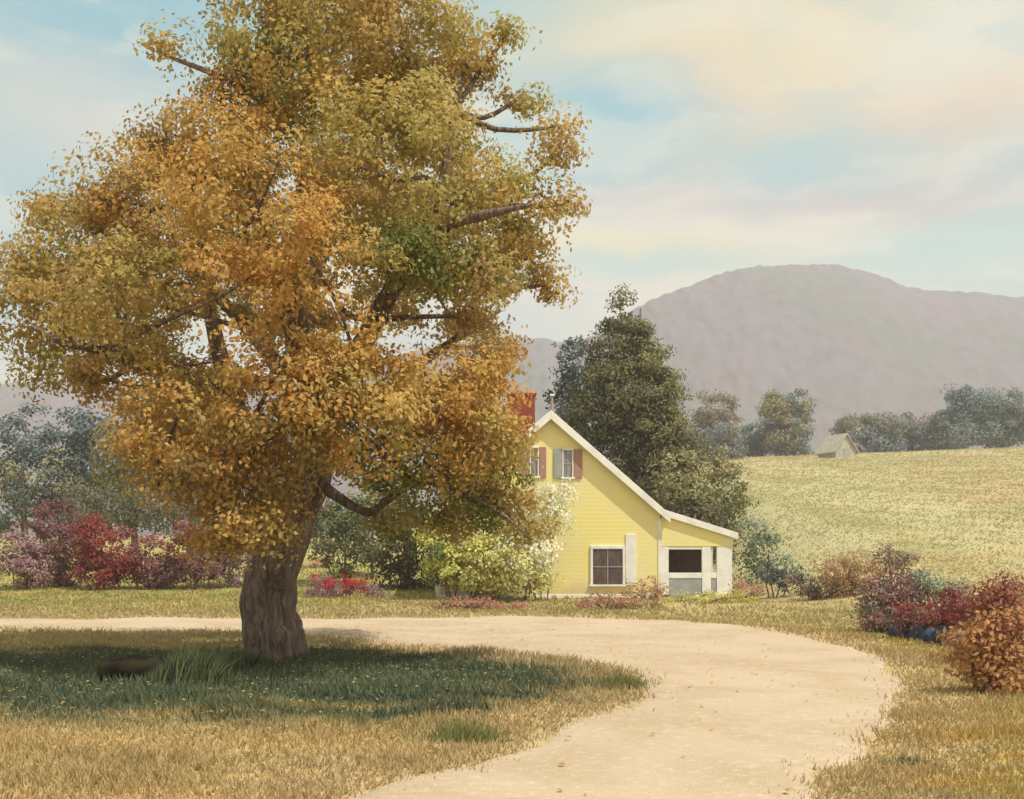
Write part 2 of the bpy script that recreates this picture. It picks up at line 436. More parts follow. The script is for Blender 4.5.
tag(link_mesh('grass', V2.reshape(-1, 3), np.arange(n2*3).reshape(n2, 3), leaf_mat((.52, .44, .22), (.42, .38, .18), .45)), kind='stuff', label='long dry hay grass growing over the hillside field', cat='grass')
def set_dirt(o, x, y):
    d = np.full(len(x), 9.0); P = np.vstack([inn, out])
    near = (y > 3) & (y < 50) & (np.abs(x) < 40); xi, yi = x[near], y[near]; dd = np.full(len(xi), 9.0)
    for p in P: dd = np.minimum(dd, np.hypot(xi-p[0], (yi-p[1])))
    d[near] = dd
    a = o.data.attributes.new('dirt', 'FLOAT', 'POINT'); a.data.foreach_set('value', np.clip(1-d/2.2, 0, 1).astype(np.float32))
gr_o = bpy.data.objects['ground']; co_ = np.empty(len(gr_o.data.vertices)*3, np.float32); gr_o.data.vertices.foreach_get('co', co_); co_ = co_.reshape(-1, 3)
set_dirt(gr_o, co_[:, 0], co_[:, 1])
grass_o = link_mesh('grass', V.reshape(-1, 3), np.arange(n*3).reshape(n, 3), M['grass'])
set_dirt(grass_o, np.repeat(x, 3), np.repeat(y, 3))
tag(grass_o, kind='stuff',
    label='dry golden and green meadow grass around the lane and tree', cat='grass')

# ------------------------------------------------------------------ colours of foliage
GOLD = ((.62, .43, .14), (.52, .36, .11)); ORANGE = ((.63, .36, .11), (.55, .33, .10)); OLIVE = ((.40, .345, .11), (.50, .41, .14))
GREEN = ((.15, .20, .055), (.28, .29, .09)); BROWN = ((.43, .30, .12), (.48, .34, .13)); PALE = ((.50, .36, .16), (.42, .30, .10))

# ------------------------------------------------------------------ the big autumn tree
TD = 18.9
tx, ty, _ = at(275, 657, TD)
tree_root = empty('autumn_tree', (tx, ty, 0), 'huge spreading autumn tree with gold and olive leaves standing by the lane', 'tree')
def loc(px, py, D): return at(px, py, D)-np.array([tx, ty, 0])
def limb(name, pts, radii, parent, seg=10, mat=None, flare=None, wob=.08, seed=0):
    V, Fs = tube([loc(*p) for p in pts], radii, seg, 6, wob, flare, seed)
    return link_mesh(name, V, Fs, mat or M['bark'], parent=parent, smooth_=True)
trunk = limb('trunk', [(276, 672, 18.9), (276, 655, 18.9), (271, 625, 18.9), (270, 590, 18.8), (277, 555, 18.7), (292, 520, 18.7), (306, 488, 18.7), (314, 452, 18.8), (314, 420, 18.9), (304, 370, 19), (296, 300, 19.1), (302, 200, 19.2), (312, 100, 19.3), (318, 20, 19.4)],
     [.57, .53, .50, .465, .43, .39, .36, .33, .27, .22, .18, .13, .09, .05], tree_root, 22, flare=10, wob=.11)
limbs = [([(283, 548, 18.7), (262, 490, 18.5), (243, 430, 18.2), (224, 370, 17.9), (208, 300, 17.7), (195, 200, 17.6)], [.30, .25, .20, .15, .11, .06]),
    ([(232, 400, 18.1), (190, 378, 17.8), (140, 358, 17.4), (100, 350, 16.3), (60, 342, 15.9), (34, 328, 15.7)], [.15, .12, .09, .065, .05, .03]),
    ([(316, 450, 18.8), (345, 380, 18.4), (375, 320, 18.0), (410, 260, 17.6), (440, 190, 17.4), (455, 110, 17.4)], [.26, .20, .16, .12, .08, .05]),
    ([(380, 305, 17.9), (410, 262, 17.0), (440, 230, 16.2), (480, 216, 15.8), (530, 205, 15.6)], [.12, .10, .09, .07, .03]),
    ([(312, 478, 18.7), (338, 497, 18.3), (368, 512, 17.9), (390, 498, 17.6), (416, 483, 17.4), (446, 486, 17.2), (482, 502, 17.1), (512, 522, 17.1), (530, 540, 17.2)], [.16, .09, .07, .06, .052, .045, .034, .02, .008]),
    ([(300, 360, 19.0), (280, 290, 18.3), (262, 230, 17.6), (240, 150, 17.2), (228, 80, 17.1)], [.16, .12, .09, .06, .03]),
    ([(298, 330, 19.1), (330, 230, 20.2), (360, 140, 21.0), (380, 50, 21.5)], [.16, .12, .08, .04]),
    ([(300, 400, 19.0), (250, 330, 20.5), (180, 260, 21.6), (120, 210, 22.2)], [.17, .13, .09, .04]),
    ([(314, 440, 18.9), (380, 390, 20.3), (440, 350, 21.4), (500, 310, 22.2)], [.18, .13, .09, .04]),
    ([(270, 500, 18.5), (240, 480, 17.8), (200, 478, 17.1), (160, 490, 16.7)], [.13, .10, .07, .03])]
for k, (pts, rad) in enumerate(limbs): limb('limb', pts, rad, tree_root, 9, seed=k*3.1)
# px, py, rx, ry (pixels), depth offset (m), colour
G, O, L_, GR, B, P = 0, 1, 2, 3, 4, 5
TL = [(320, 50, 92, 85, 0, (L_, G)), (300, -70, 85, 80, .4, (L_, G)), (395, 35, 72, 66, -.4, (L_, G, B)), (440, 112, 50, 66, .4, (L_, B, G)), (395, 180, 100, 88, -1.0, (L_, G, L_)),
    (260, 85, 48, 60, .6, (L_, L_, GR)), (502, 205, 52, 42, -.3, (L_, L_, G)), (515, 262, 42, 36, .5, (G, B)), (218, 148, 58, 60, -.3, (O, G)), (168, 140, 34, 28, .8, (G, P)), (255, 215, 80, 80, -1.7, (O, G, G)),
    (140, 205, 62, 48, .2, (G, B, O)), (85, 255, 66, 52, .6, (B, G, L_)), (42, 315, 56, 48, .2, (B, L_, G)), (135, 300, 78, 66, -1.2, (G, B, L_)), (228, 292, 52, 52, -2.3, (G, O)),
    (318, 270, 52, 70, -2.6, (O, G, O)), (400, 268, 62, 44, -1.6, (GR, GR, L_)), (458, 272, 58, 34, -.9, (GR, L_, B)), (175, 425, 62, 46, -2.0, (O, G)), (210, 475, 54, 42, -1.9, (G, O, P)), (258, 490, 40, 48, -1.7, (G, P)),
    (285, 425, 60, 48, -2.4, (G, P, O)), (350, 415, 64, 50, -2.2, (G, O, L_)), (428, 388, 60, 46, -1.4, (O, G)), (482, 362, 32, 30, -.4, (O, G, P)), (455, 438, 66, 32, -1.0, (G, L_, O)), (375, 465, 60, 30, -.7, (L_, GR)),
    (350, 340, 44, 44, -1.8, (O, G)), (190, 365, 42, 40, -1.2, (G, L_)), (110, 380, 34, 22, -.8, (O, B)), (65, 375, 38, 20, .2, (B, L_)), (480, 478, 46, 26, .2, (L_, P, GR)), (420, 515, 50, 22, .8, (GR, L_)), (520, 505, 20, 14, .4, (P, L_)),
    (516, 100, 22, 11, .3, (B, L_)), (548, 128, 24, 11, .2, (B, G)), (556, 156, 22, 9, 0, (G, B)), (507, 35, 14, 6, .4, (L_,)), (166, 55, 15, 20, .3, (L_, G)), (245, 530, 22, 26, -1.4, (G, O)), (60, 210, 30, 18, .9, (G, P)),
    (222, 520, 34, 36, -2.0, (O, G)), (268, 525, 26, 26, -2.1, (G, P)), (275, 375, 50, 36, -2.6, (G, O)), (470, 410, 50, 34, -.6, (G, O)), (474, 395, 26, 30, 0, (G, O)), (505, 518, 26, 11, .3, (P, L_, GR)), (465, 498, 34, 11, .1, (L_, G, GR)), (528, 532, 16, 8, .4, (P, L_)), (470, 522, 32, 14, .6, (P, L_, GR)), (500, 340, 16, 14, 0, (O, G)), (450, 470, 50, 26, -.4, (L_, G)), (495, 445, 34, 26, .2, (L_, G)), (150, 455, 34, 34, -.8, (O, B)), (320, 395, 40, 34, -2.4, (P, G)),
    (560, 205, 16, 10, .2, (G, P)), (545, 285, 16, 14, .4, (G, B)), (470, 315, 38, 10, .1, (B, G)), (20, 260, 22, 24, .6, (B, G)), (470, 60, 26, 24, .2, (G, B))]
lobes = []
for px, py, rx, ry, dd, mi in TL:
    D = 17.6+dd*1.05; s = D/F
    lobes.append((loc(px, py, D), (rx*s, min(rx, ry)*s*1.15+.15, ry*s), mi))
# rear half of the crown
for px, py, r_, dd in [(200, 220, 90, 2.9), (330, 120, 90, 3.1), (430, 190, 80, 2.8), (130, 300, 75, 3.3), (300, 300, 80, 3.6), (440, 300, 60, 3.4), (320, 0, 80, 2.3), (190, 400, 62, 3.2), (420, 400, 60, 3.2)]:
    D = 18+dd; s = D/F; lobes.append((loc(px, py, D), (r_*s, 1.3, r_*.8*s), (G, L_, B)))
ends = [np.array([loc(*p) for p in pts]) for pts, _ in limbs]
for k, (c, rr, _) in enumerate(lobes):
    if k < len(TL) and (TL[k][1] > 455 or TL[k][0] > 440 and TL[k][1] > 330): continue
    allp = np.vstack([e[1:] for e in ends]+[np.array([loc(304, 370, 19), loc(296, 300, 19.1), loc(302, 200, 19.2), loc(312, 100, 19.3)])])
    low = allp[allp[:, 2] < c[2]+.3] if (allp[:, 2] < c[2]+.3).any() else allp
    a_ = low[np.argmin(np.linalg.norm(low-c, axis=1))]
    if np.linalg.norm(a_-c) < .3: continue
    mid = (a_+c)/2+rng.normal(0, .12, 3)+np.array([0, 0, -.1])
    tip = c+(c-a_)/np.linalg.norm(c-a_)*min(rr)*.9+np.array([0, 0, .15])
    V, Fs = tube([a_, mid, c, tip], [.055, .042, .026, .009], 6, 3, .05, seed=k)
    link_mesh('branch', V, Fs, M['bark'], parent=tree_root, smooth_=True)
C, Nn, Mi = crown_points(lobes, 195, .36)
# real openings in the crown where the limbs fork
for px, py, rx, ry in [(290, 230, 22, 15), (246, 348, 34, 17), (398, 326, 40, 11), (304, 180, 8, 12), (352, 352, 20, 7), (470, 95, 14, 12)]:
    c = loc(px, py, 17.5); s = 17.5/F
    Cw = C+np.array([tx, ty, -EYE]); pr = Cw*(17.5/Cw[:, 1])[:, None]-np.array([tx, ty, -EYE]) if False else C
    q = ((pr[:, 0]-c[0])/(rx*s*1.6))**2+((pr[:, 2]-c[2])/(ry*s*1.75))**2+((pr[:, 1]-c[1])/6.5)**2
    kp = (q > 1) | (rng.random(len(q)) < .05)
    C, Nn, Mi = C[kp], Nn[kp], Mi[kp]
V, Fs = leaves(C, Nn, .09, .058)
mats = [leaf_mat(*c, .42) for c in (GOLD, ORANGE, OLIVE, GREEN, BROWN, PALE)]
link_mesh('crown', V, Fs, mats, Mi, tree_root)
print('crown leaves', len(Fs))

# leaves shed on the turf and lane
n = 2200
fx = rng.normal(-3.4, 4.4, n); fy = rng.normal(18.0, 4.6, n); kk = (fy > 8) & (fy < 34); fx, fy = fx[kk], fy[kk]; n = len(fx)
inr = in_road(fx, fy); kk = ~inr | (rng.random(n) < .35); fx, fy, inr = fx[kk], fy[kk], inr[kk]; n = len(fx)
fz = ground_z(fx, fy)+np.where(inr, .062, .05)+rng.uniform(0, .03, n)*~inr
V, Fs = leaves(np.stack([fx, fy, fz], 1), np.tile([0, 0, 2.2], (n, 1)), .06, .045, 0)
tag(link_mesh('fallen_leaves', V, Fs, mats, rng.choice([0, 1, 4, 5], n)), kind='stuff', label='fallen gold and orange leaves scattered on turf and lane', cat='leaves')

# ------------------------------------------------------------------ generic trees and shrubs
def plant(name, label, cat, px, base_py, D, lobes_px, cols, leaf, dens, clump, group=None, stem=None, stem_mat=None, base_z=None, depth=1.0, tr=.25, inner=.25, n_stems=3, crown_name='foliage', trunk_name='stem'):
    """lobes_px: (px, py, rx, ry, colour index or tuple, depth offset in m). Base at px on the ground at distance D."""
    x0 = (px-CX)/F*D
    z0 = gz(x0, D) if base_z is None else base_z
    root = empty(name, (x0, D, z0), label, cat, group)
    o = np.array([x0, D, z0]); lb = []
    for l in lobes_px:
        qx, qy, rx, ry, mi = l[:5]; dd = l[5] if len(l) > 5 else 0
        DD = D+dd; s = DD/F
        c = at(qx, qy, DD)-o
        lb.append((c, (rx*s, (rx+ry)/2*s*depth, ry*s), mi))
    C, Nn, Mi = crown_points(lb, dens, clump, inner=inner)
    kp = C[:, 2] > .02+np.asarray(ground_z(C[:, 0]+x0, C[:, 1]+D))-z0
    C, Nn, Mi = C[kp], Nn[kp], Mi[kp]
    V, Fs = leaves(C, Nn, leaf, leaf*.6)
    link_mesh(crown_name, V, Fs, [leaf_mat(*c, tr) for c in cols], Mi, root)
    cen = np.mean([l[0] for l in lb], 0); top = max(l[0][2] for l in lb)
    r0 = stem or .04
    if n_stems == 1:
        V, Fs = tube([(0, 0, -.15), (0, 0, top*.15), (cen[0]*.5, cen[1]*.3, top*.55), (cen[0]*.8, cen[1]*.5, top)], [r0*1.25, r0, r0*.6, r0*.2], 9, 4)
        link_mesh(trunk_name, V, Fs, M['bark'], parent=root, smooth_=True)
        for k in range(4):
            t = lb[rng.integers(len(lb))][0]
            V, Fs = tube([(cen[0]*.3, 0, top*.3), (t[0]*.5, t[1]*.5, top*.3+(t[2]-top*.3)*.6), t], [r0*.5, r0*.3, r0*.1], 6, 3)
            link_mesh('limb', V, Fs, M['bark'], parent=root, smooth_=True)
    else:
        mb = MB()
        for k in range(n_stems):
            t = lb[rng.integers(len(lb))][0]
            b = rng.normal(0, .1, 2)
            V, Fs = tube([(b[0], b[1], -.1), (t[0]*.5+b[0], t[1]*.5+b[1], t[2]*.6), t], [r0, r0*.7, r0*.25], 6, 3)
            mb.add(V, Fs)
        mb.build(trunk_name, M['bark'], root, 0)
    return root

C_DKG = ((.13, .135, .075), (.24, .225, .11)); C_OLV = ((.31, .285, .13), (.35, .31, .15)); C_NAVY = ((.035, .05, .06), (.06, .07, .06))
C_BLUE = ((.13, .17, .19), (.17, .19, .18)); C_RED = ((.31, .05, .04), (.26, .07, .06)); C_MAUV = ((.25, .12, .125), (.31, .17, .17)); C_WINE = ((.22, .05, .055), (.30, .09, .08))
C_RUST = ((.37, .15, .075), (.29, .12, .085)); C_YEL = ((.70, .66, .19), (.58, .57, .17)); C_LIME = ((.76, .70, .30), (.66, .63, .27)); C_WHT = ((.84, .82, .66), (.74, .73, .50))
C_SAGE = ((.30, .34, .25), (.22, .27, .19)); C_PINK = ((.52, .22, .17), (.42, .20, .16)); C_GRN = ((.10, .14, .05), (.16, .19, .07)); C_TAN = ((.40, .25, .13), (.33, .22, .12))
C_TEA2 = ((.17, .235, .22), (.22, .26, .22)); C_BLU2 = ((.20, .25, .28), (.25, .27, .27))

# cedar behind the house
plant('cedar_tree', 'tall dark olive conical evergreen rising behind the yellow house', 'tree', 640, 590, 58,
    [(621, 308, 9, 18, (0, 1)), (612, 326, 10, 12, 1), (630, 338, 20, 24, (0, 1)), (612, 358, 26, 28, (1, 0)), (642, 362, 24, 30, (0,)), (622, 392, 44, 38, (0, 1)), (654, 398, 26, 36, 0),
     (600, 415, 36, 36, 1), (645, 435, 42, 40, (0, 1), .5), (668, 445, 24, 40, 0), (612, 470, 50, 46, 1, 1), (672, 480, 34, 44, (1, 0)), (650, 500, 54, 40, (1, 0), 1), (694, 520, 30, 34, 1), (675, 545, 60, 40, 1, 1.5)],
    [((.25, .235, .10), (.21, .205, .09)), ((.12, .12, .065), (.19, .18, .085))], .20, 60, .6, stem=.30, n_stems=1, crown_name='crown', trunk_name='trunk', depth=1.0)
plant('spruce_tree', 'slim blue grey tree left of the tall evergreen', 'tree', 575, 590, 62,
    [(572, 362, 10, 22, 0), (568, 395, 16, 30, (0, 1)), (574, 430, 24, 36, (0, 1)), (580, 480, 30, 50, 1)], [C_BLUE, C_NAVY], .26, 24, .7, stem=.2, n_stems=1, crown_name='crown', trunk_name='trunk')
plant('bush', 'rounded olive bush at the right foot of the tall evergreen', 'bush', 690, 560, 56,
    [(678, 478, 26, 30, (0,)), (690, 505, 34, 30, (0, 1)), (672, 520, 30, 30, 1)], [C_OLV, C_DKG], .22, 26, .6)
plant('bush', 'small olive brown bush beside the field edge above the porch', 'bush', 722, 540, 60,
    [(722, 462, 16, 18, (0,)), (728, 490, 22, 24, (0, 1)), (735, 515, 18, 22, (0, 1))], [C_OLV, C_GRN], .22, 26, .6)
plant('bush', 'sage green bush standing behind the white porch corner', 'bush', 765, 580, 47,
    [(754, 535, 16, 18, (0,)), (768, 548, 18, 18, (0, 1)), (752, 568, 16, 18, (1, 0)), (780, 570, 22, 13, (1, 0))], [C_SAGE, C_GRN], .16, 40, .4)

# trees along the top of the field
GT = 'trees along the top of the hillside field'
def far(px, D, lob, label, cols, name='oak_tree', leaf=.5, cl=1.4):
    bz = gz((px-CX)/F*D, D)
    return plant(name, label, 'tree', px, 0, D, lob, cols, leaf, 12, cl, group=GT, stem=.35, n_stems=1, crown_name='crown', trunk_name='trunk', base_z=bz)
far(716, 175, [(716, 412, 18, 22, 0), (712, 440, 24, 26, (0, 1)), (722, 455, 20, 18, 1)], 'faded olive round tree just right of the tall evergreen', [((.30, .26, .16), (.26, .22, .16)), C_BLU2])
far(745, 190, [(742, 442, 22, 16, 0), (752, 455, 24, 14, 0)], 'low blue green tree between the two round trees', [C_TEA2])
far(785, 185, [(777, 408, 14, 18, 0), (795, 408, 14, 19, (0, 1)), (784, 428, 25, 24, (0, 1)), (790, 446, 22, 16, 1)], 'dark olive domed tree standing alone above the field', [C_OLV, C_TEA2])
far(868, 190, [(856, 430, 22, 15, 0), (880, 430, 24, 14, (0, 1)), (868, 446, 34, 14, 1)], 'low spreading olive tree just right of the pale barn', [((.25, .23, .15), (.22, .20, .14)), C_BLU2])
far(912, 195, [(905, 428, 20, 13, 0), (925, 430, 20, 14, (0, 1)), (912, 446, 34, 14, 1)], 'low mauve olive tree in the middle of the hilltop row', [((.25, .22, .16), (.22, .20, .15)), C_BLU2])
far(962, 190, [(960, 405, 20, 17, 0), (975, 404, 22, 16, (0, 1)), (963, 432, 32, 20, (0, 1))], 'tall blue grey tree, first of the two at the right end of the row', [C_BLU2, C_TEA2])
far(1008, 192, [(1003, 408, 20, 17, (0, 1)), (1022, 425, 20, 20, (0, 1)), (998, 432, 24, 15, 1)], 'dull olive grey tree at the far right edge of the hilltop row', [((.25, .25, .19), (.22, .23, .19)), C_TEA2])

# trees on the left behind the shrubs
GL = 'dark trees behind the red shrubs on the left'
def left_tree(px, D, lob, label, cols, name='maple_tree'):
    return plant(name, label, 'tree', px, 0, D, lob, cols, .32, 14, .95, group=GL, stem=.25, n_stems=1, crown_name='crown', trunk_name='trunk')
left_tree(25, 78, [(20, 440, 34, 34, 0), (38, 480, 34, 40, (0, 1)), (5, 500, 34, 40, (1, 0))], 'blue grey rounded tree at the left edge behind the mauve shrubs', [C_BLUE, C_OLV])
left_tree(85, 80, [(78, 435, 32, 30, 0), (95, 460, 34, 36, 0), (70, 500, 36, 36, (0, 1))], 'blue grey tree right behind the bright red shrub', [C_BLUE, C_GRN])
left_tree(135, 72, [(128, 455, 30, 30, (1, 0)), (142, 490, 36, 34, (1,)), (115, 510, 30, 30, (1,))], 'dull green tree between the blue grey trees on the left', [C_BLUE, C_GRN])
left_tree(190, 76, [(185, 420, 36, 30, 0), (200, 460, 38, 36, (0, 1)), (180, 500, 40, 34, (0, 1))], 'grey green tree partly covered by the hanging gold branches', [C_BLUE, C_OLV])
left_tree(262, 74, [(258, 450, 36, 34, 0), (262, 505, 40, 40, (0, 1))], 'grey green tree directly behind the big trunk', [C_BLUE, C_GRN])

GS = 'red and mauve shrubs behind the left lane'
def shrub(px, D, lob, label, cols, group=None, leaf=.15, dens=85, cl=.38, name='shrub', tr=.25, cat='shrub'):
    return plant(name, label, cat, px, 0, D, lob, cols, leaf, dens, cl, group=group, stem=.03, tr=tr, n_stems=4)
shrub(20, 50, [(15, 555, 26, 28, 0), (35, 572, 22, 16, (0, 1))], 'pale mauve shrub at the left end of the shrub row', [((.38, .24, .25), (.32, .20, .20)), C_WINE], GS)
shrub(60, 51.5, [(52, 522, 22, 26, 0), (62, 555, 28, 30, 0)], 'tall dusky purple shrub just left of the bright red one', [((.20, .09, .09), (.26, .13, .13))], GS)
shrub(100, 50, [(92, 538, 18, 24, 0), (112, 552, 22, 26, (0, 0, 1)), (98, 572, 30, 16, (1, 0))], 'bright red domed shrub, the reddest in the row', [C_RED, C_WINE], GS)
shrub(150, 50.5, [(145, 560, 24, 24, (0, 1)), (160, 572, 22, 16, 1)], 'low wine coloured shrub right of the bright red one', [C_WINE, C_MAUV], GS)
shrub(195, 50, [(188, 550, 22, 26, (0, 1)), (200, 568, 26, 20, (0,))], 'mauve pink rounded shrub in the right half of the row', [C_MAUV, C_RED], GS)
shrub(232, 51, [(225, 545, 22, 26, 0), (238, 566, 22, 22, 0)], 'greyish lilac shrub next to the big trunk', [((.27, .17, .20), (.33, .21, .22))], GS)
shrub(105, 62, [(90, 505, 30, 22, 0), (140, 500, 30, 26, 0), (180, 510, 30, 26, 0)], 'grey green hedge like shrub rising behind the red row', [((.22, .19, .15), (.17, .16, .10))], leaf=.2, dens=26, cl=.6)

# right of the trunk
GE = 'dark evergreen shrubs right of the big trunk'
shrub(345, 52, [(330, 535, 24, 30, 0), (352, 550, 26, 30, (0, 1)), (345, 520, 28, 24, 1)], 'dark green shrub closest to the trunk behind the red flowers', [C_DKG, C_GRN], GE, .2, 34, .5)
shrub(405, 50, [(395, 545, 26, 32, 0), (418, 545, 20, 30, (0, 1)), (402, 575, 32, 16, 0)], 'very dark brown green shrub beside the yellow bushes', [((.07, .055, .03), (.10, .085, .04)), C_GRN], GE, .2, 34, .5)
shrub(372, 55, [(372, 530, 30, 34, (0, 1)), (375, 500, 26, 22, 1)], 'tall green shrub at the back of the dark group', [C_GRN, C_OLV], GE, .2, 34, .5)
GY = 'sunlit yellow bushes left of the house'
shrub(452, 41.0, [(440, 555, 24, 30, (0, 1)), (460, 572, 28, 24, 0), (435, 530, 18, 18, 0)], 'bright yellow green bush at the left end by the dark shrubs', [C_YEL, C_GRN], GY)
shrub(492, 40.6, [(485, 560, 26, 30, (0, 1)), (500, 578, 26, 18, 0), (478, 535, 18, 20, 1)], 'lemon yellow bush in the middle of the sunlit group', [C_YEL, C_LIME], GY)
shrub(528, 40.2, [(520, 560, 22, 30, (0, 0, 1)), (536, 550, 20, 22, 1), (530, 580, 24, 16, 0)], 'pale cream yellow bush against the house wall', [C_LIME, C_WHT], GY)
shrub(540, 41.2, [(536, 505, 24, 14, 0), (550, 520, 20, 18, 0), (555, 492, 18, 12, 0), (535, 545, 16, 20, (0, 1)), (540, 575, 8, 20, 1)], 'tall cream white blossoming bush before the yellow gable', [C_WHT, C_LIME], leaf=.13)
shrub(470, 41.9, [(468, 520, 30, 26, (0, 1)), (495, 512, 24, 24, (0, 1)), (485, 548, 34, 24, 0)], 'tall olive yellow bush behind the sunlit bushes', [((.44, .40, .13), (.50, .45, .15)), C_GRN], leaf=.16, dens=60)

# flower beds
def bed(px, D, lob, label, cols, name='flower_bed', leaf=.09):
    return shrub(px, D, lob, label, cols, None, leaf, 130, .2, name, cat='flower bed')
def bedlike(px, py, rx, ry, mi, dd=0): return (px, py, rx, ry, mi, dd)
bed(335, 43, [(320, 583, 14, 8, (0, 1)), (340, 584, 18, 8, (0, 0, 1)), (358, 586, 12, 6, (0, 1)), (330, 592, 26, 5, 1), (372, 592, 16, 5, 1)], 'long low bed of scarlet flowers over mauve leaves right of the trunk', [((.60, .03, .03), (.48, .04, .05)), ((.28, .16, .20), (.34, .22, .24))])
bed(325, 60, [(322, 563, 10, 6, (0, 0, 1)), (312, 568, 10, 4, 1)], 'small bed of red flowers on the bank behind the long one', [((.55, .04, .03), (.50, .10, .06)), ((.28, .16, .20), (.34, .22, .24))])
bed(482, 34.2, [(465, 604, 20, 6, 0), (490, 605, 26, 6, (0, 1)), (445, 605, 14, 5, 1), (520, 606, 12, 4, 0)], 'low strip of dusty pink flowers beside the lane below the yellow bushes', [C_PINK, C_TAN])
bed(608, 34.6, [(592, 602, 14, 7, 0), (612, 601, 14, 8, (0, 1)), (632, 604, 14, 6, (0, 1)), (652, 605, 12, 5, 1)], 'short clump of rosy flowers beside the lane below the gable window', [C_PINK, C_TAN])
bed(648, 41.6, [(632, 592, 12, 12, 0), (650, 590, 12, 14, (0, 1)), (662, 595, 10, 10, 0)], 'sandy pink plants along the foot of the house wall', [((.52, .38, .20), (.48, .28, .16)), C_PINK])
bed(700, 38.5, [(680, 600, 18, 7, 0), (708, 600, 20, 8, (0, 1)), (738, 597, 18, 9, (0,))], 'bright yellow green plants growing in front of the porch', [((.52, .46, .10), (.44, .42, .12)), C_LIME])
bed(745, 41.5, [(742, 586, 12, 10, 0), (756, 592, 12, 8, (0, 1))], 'pale pink flowers at the right corner of the porch', [((.58, .36, .27), (.50, .30, .22)), C_TAN])

# right-hand verge shrubs
GV = 'autumn shrubs along the foot of the hillside field'
def verge(px, D, lob, label, cols, g=GV, leaf=.085, dens=190, cl=.24):
    return shrub(px, D, lob, label, cols, g, leaf, dens, cl)
verge(775, 40, [(768, 572, 12, 12, (0, 1)), (785, 580, 16, 9, (0, 1))], 'small slate blue shrub closest to the porch', [C_NAVY, C_BLUE])
verge(820, 38, [(802, 586, 18, 11, (0, 1)), (826, 590, 20, 11, 1), (846, 594, 14, 9, (1, 0))], 'low purplish brown shrub in the gap between house and rust shrubs', [C_NAVY, ((.36, .22, .15), (.30, .20, .16))])
verge(850, 38, [(838, 570, 24, 16, 0), (862, 572, 22, 18, 0), (850, 590, 26, 12, 0)], 'thin peach orange shrub uphill of the mauve ones', [((.46, .28, .14), (.42, .30, .16))])
verge(885, 25, [(878, 598, 24, 20, (0, 1)), (900, 586, 24, 18, (0,)), (882, 618, 26, 15, (0, 1)), (904, 606, 22, 16, 0)], 'dusky mauve shrub with a grey green heart above the stones', [C_MAUV, ((.24, .22, .16), (.20, .19, .14))])
verge(890, 31, [(888, 556, 18, 10, 0), (905, 566, 14, 12, 0)], 'faded grey brown shrub behind the dusky mauve one', [((.26, .20, .15), (.32, .24, .17))])
verge(930, 25, [(925, 588, 22, 16, 0), (948, 598, 18, 14, 0)], 'pale sage green shrub between the mauve and rust shrubs', [C_SAGE])
verge(938, 22.5, [(930, 614, 22, 14, (0, 1)), (955, 612, 20, 18, 0), (938, 628, 26, 10, 1)], 'dark wine red shrub behind the blue grey stones', [C_WINE, ((.30, .16, .10), (.24, .11, .08))])
verge(1000, 17.5, [(992, 598, 18, 16, (0, 1)), (1016, 596, 14, 16, 1), (985, 600, 20, 20, 0), (1010, 610, 24, 28, (0, 1)), (1000, 635, 26, 20, (0, 1))], 'tall rust red shrub at the right edge, highest of the verge', [C_RUST, ((.28, .11, .10), (.34, .16, .12))])
verge(985, 13.9, [(976, 640, 18, 20, 0), (992, 668, 32, 26, (0,)), (1014, 674, 34, 28, (0, 1)), (976, 645, 22, 24, 0), (1008, 632, 30, 28, (1, 0))], 'broad orange brown shrub at the right edge, nearest the lane', [((.46, .25, .10), (.40, .20, .09)), C_RUST])
verge(912, 22.8, [(900, 616, 22, 14, (0, 1)), (924, 624, 20, 12, (0, 1))], 'low purple brown shrub between the mauve shrub and the stones', [((.22, .11, .11), (.30, .17, .15)), C_WINE])
verge(958, 17.6, [(962, 654, 14, 12, 0), (978, 652, 20, 20, (0, 1))], 'peach orange shrub just right of the blue grey stones', [((.52, .32, .16), (.46, .27, .13)), C_RUST])
verge(968, 21, [(960, 605, 20, 18, (0, 1)), (975, 625, 20, 20, (0, 1))], 'dark plum shrub between the wine red and tall rust shrubs', [((.17, .06, .07), (.25, .10, .10)), C_WINE])

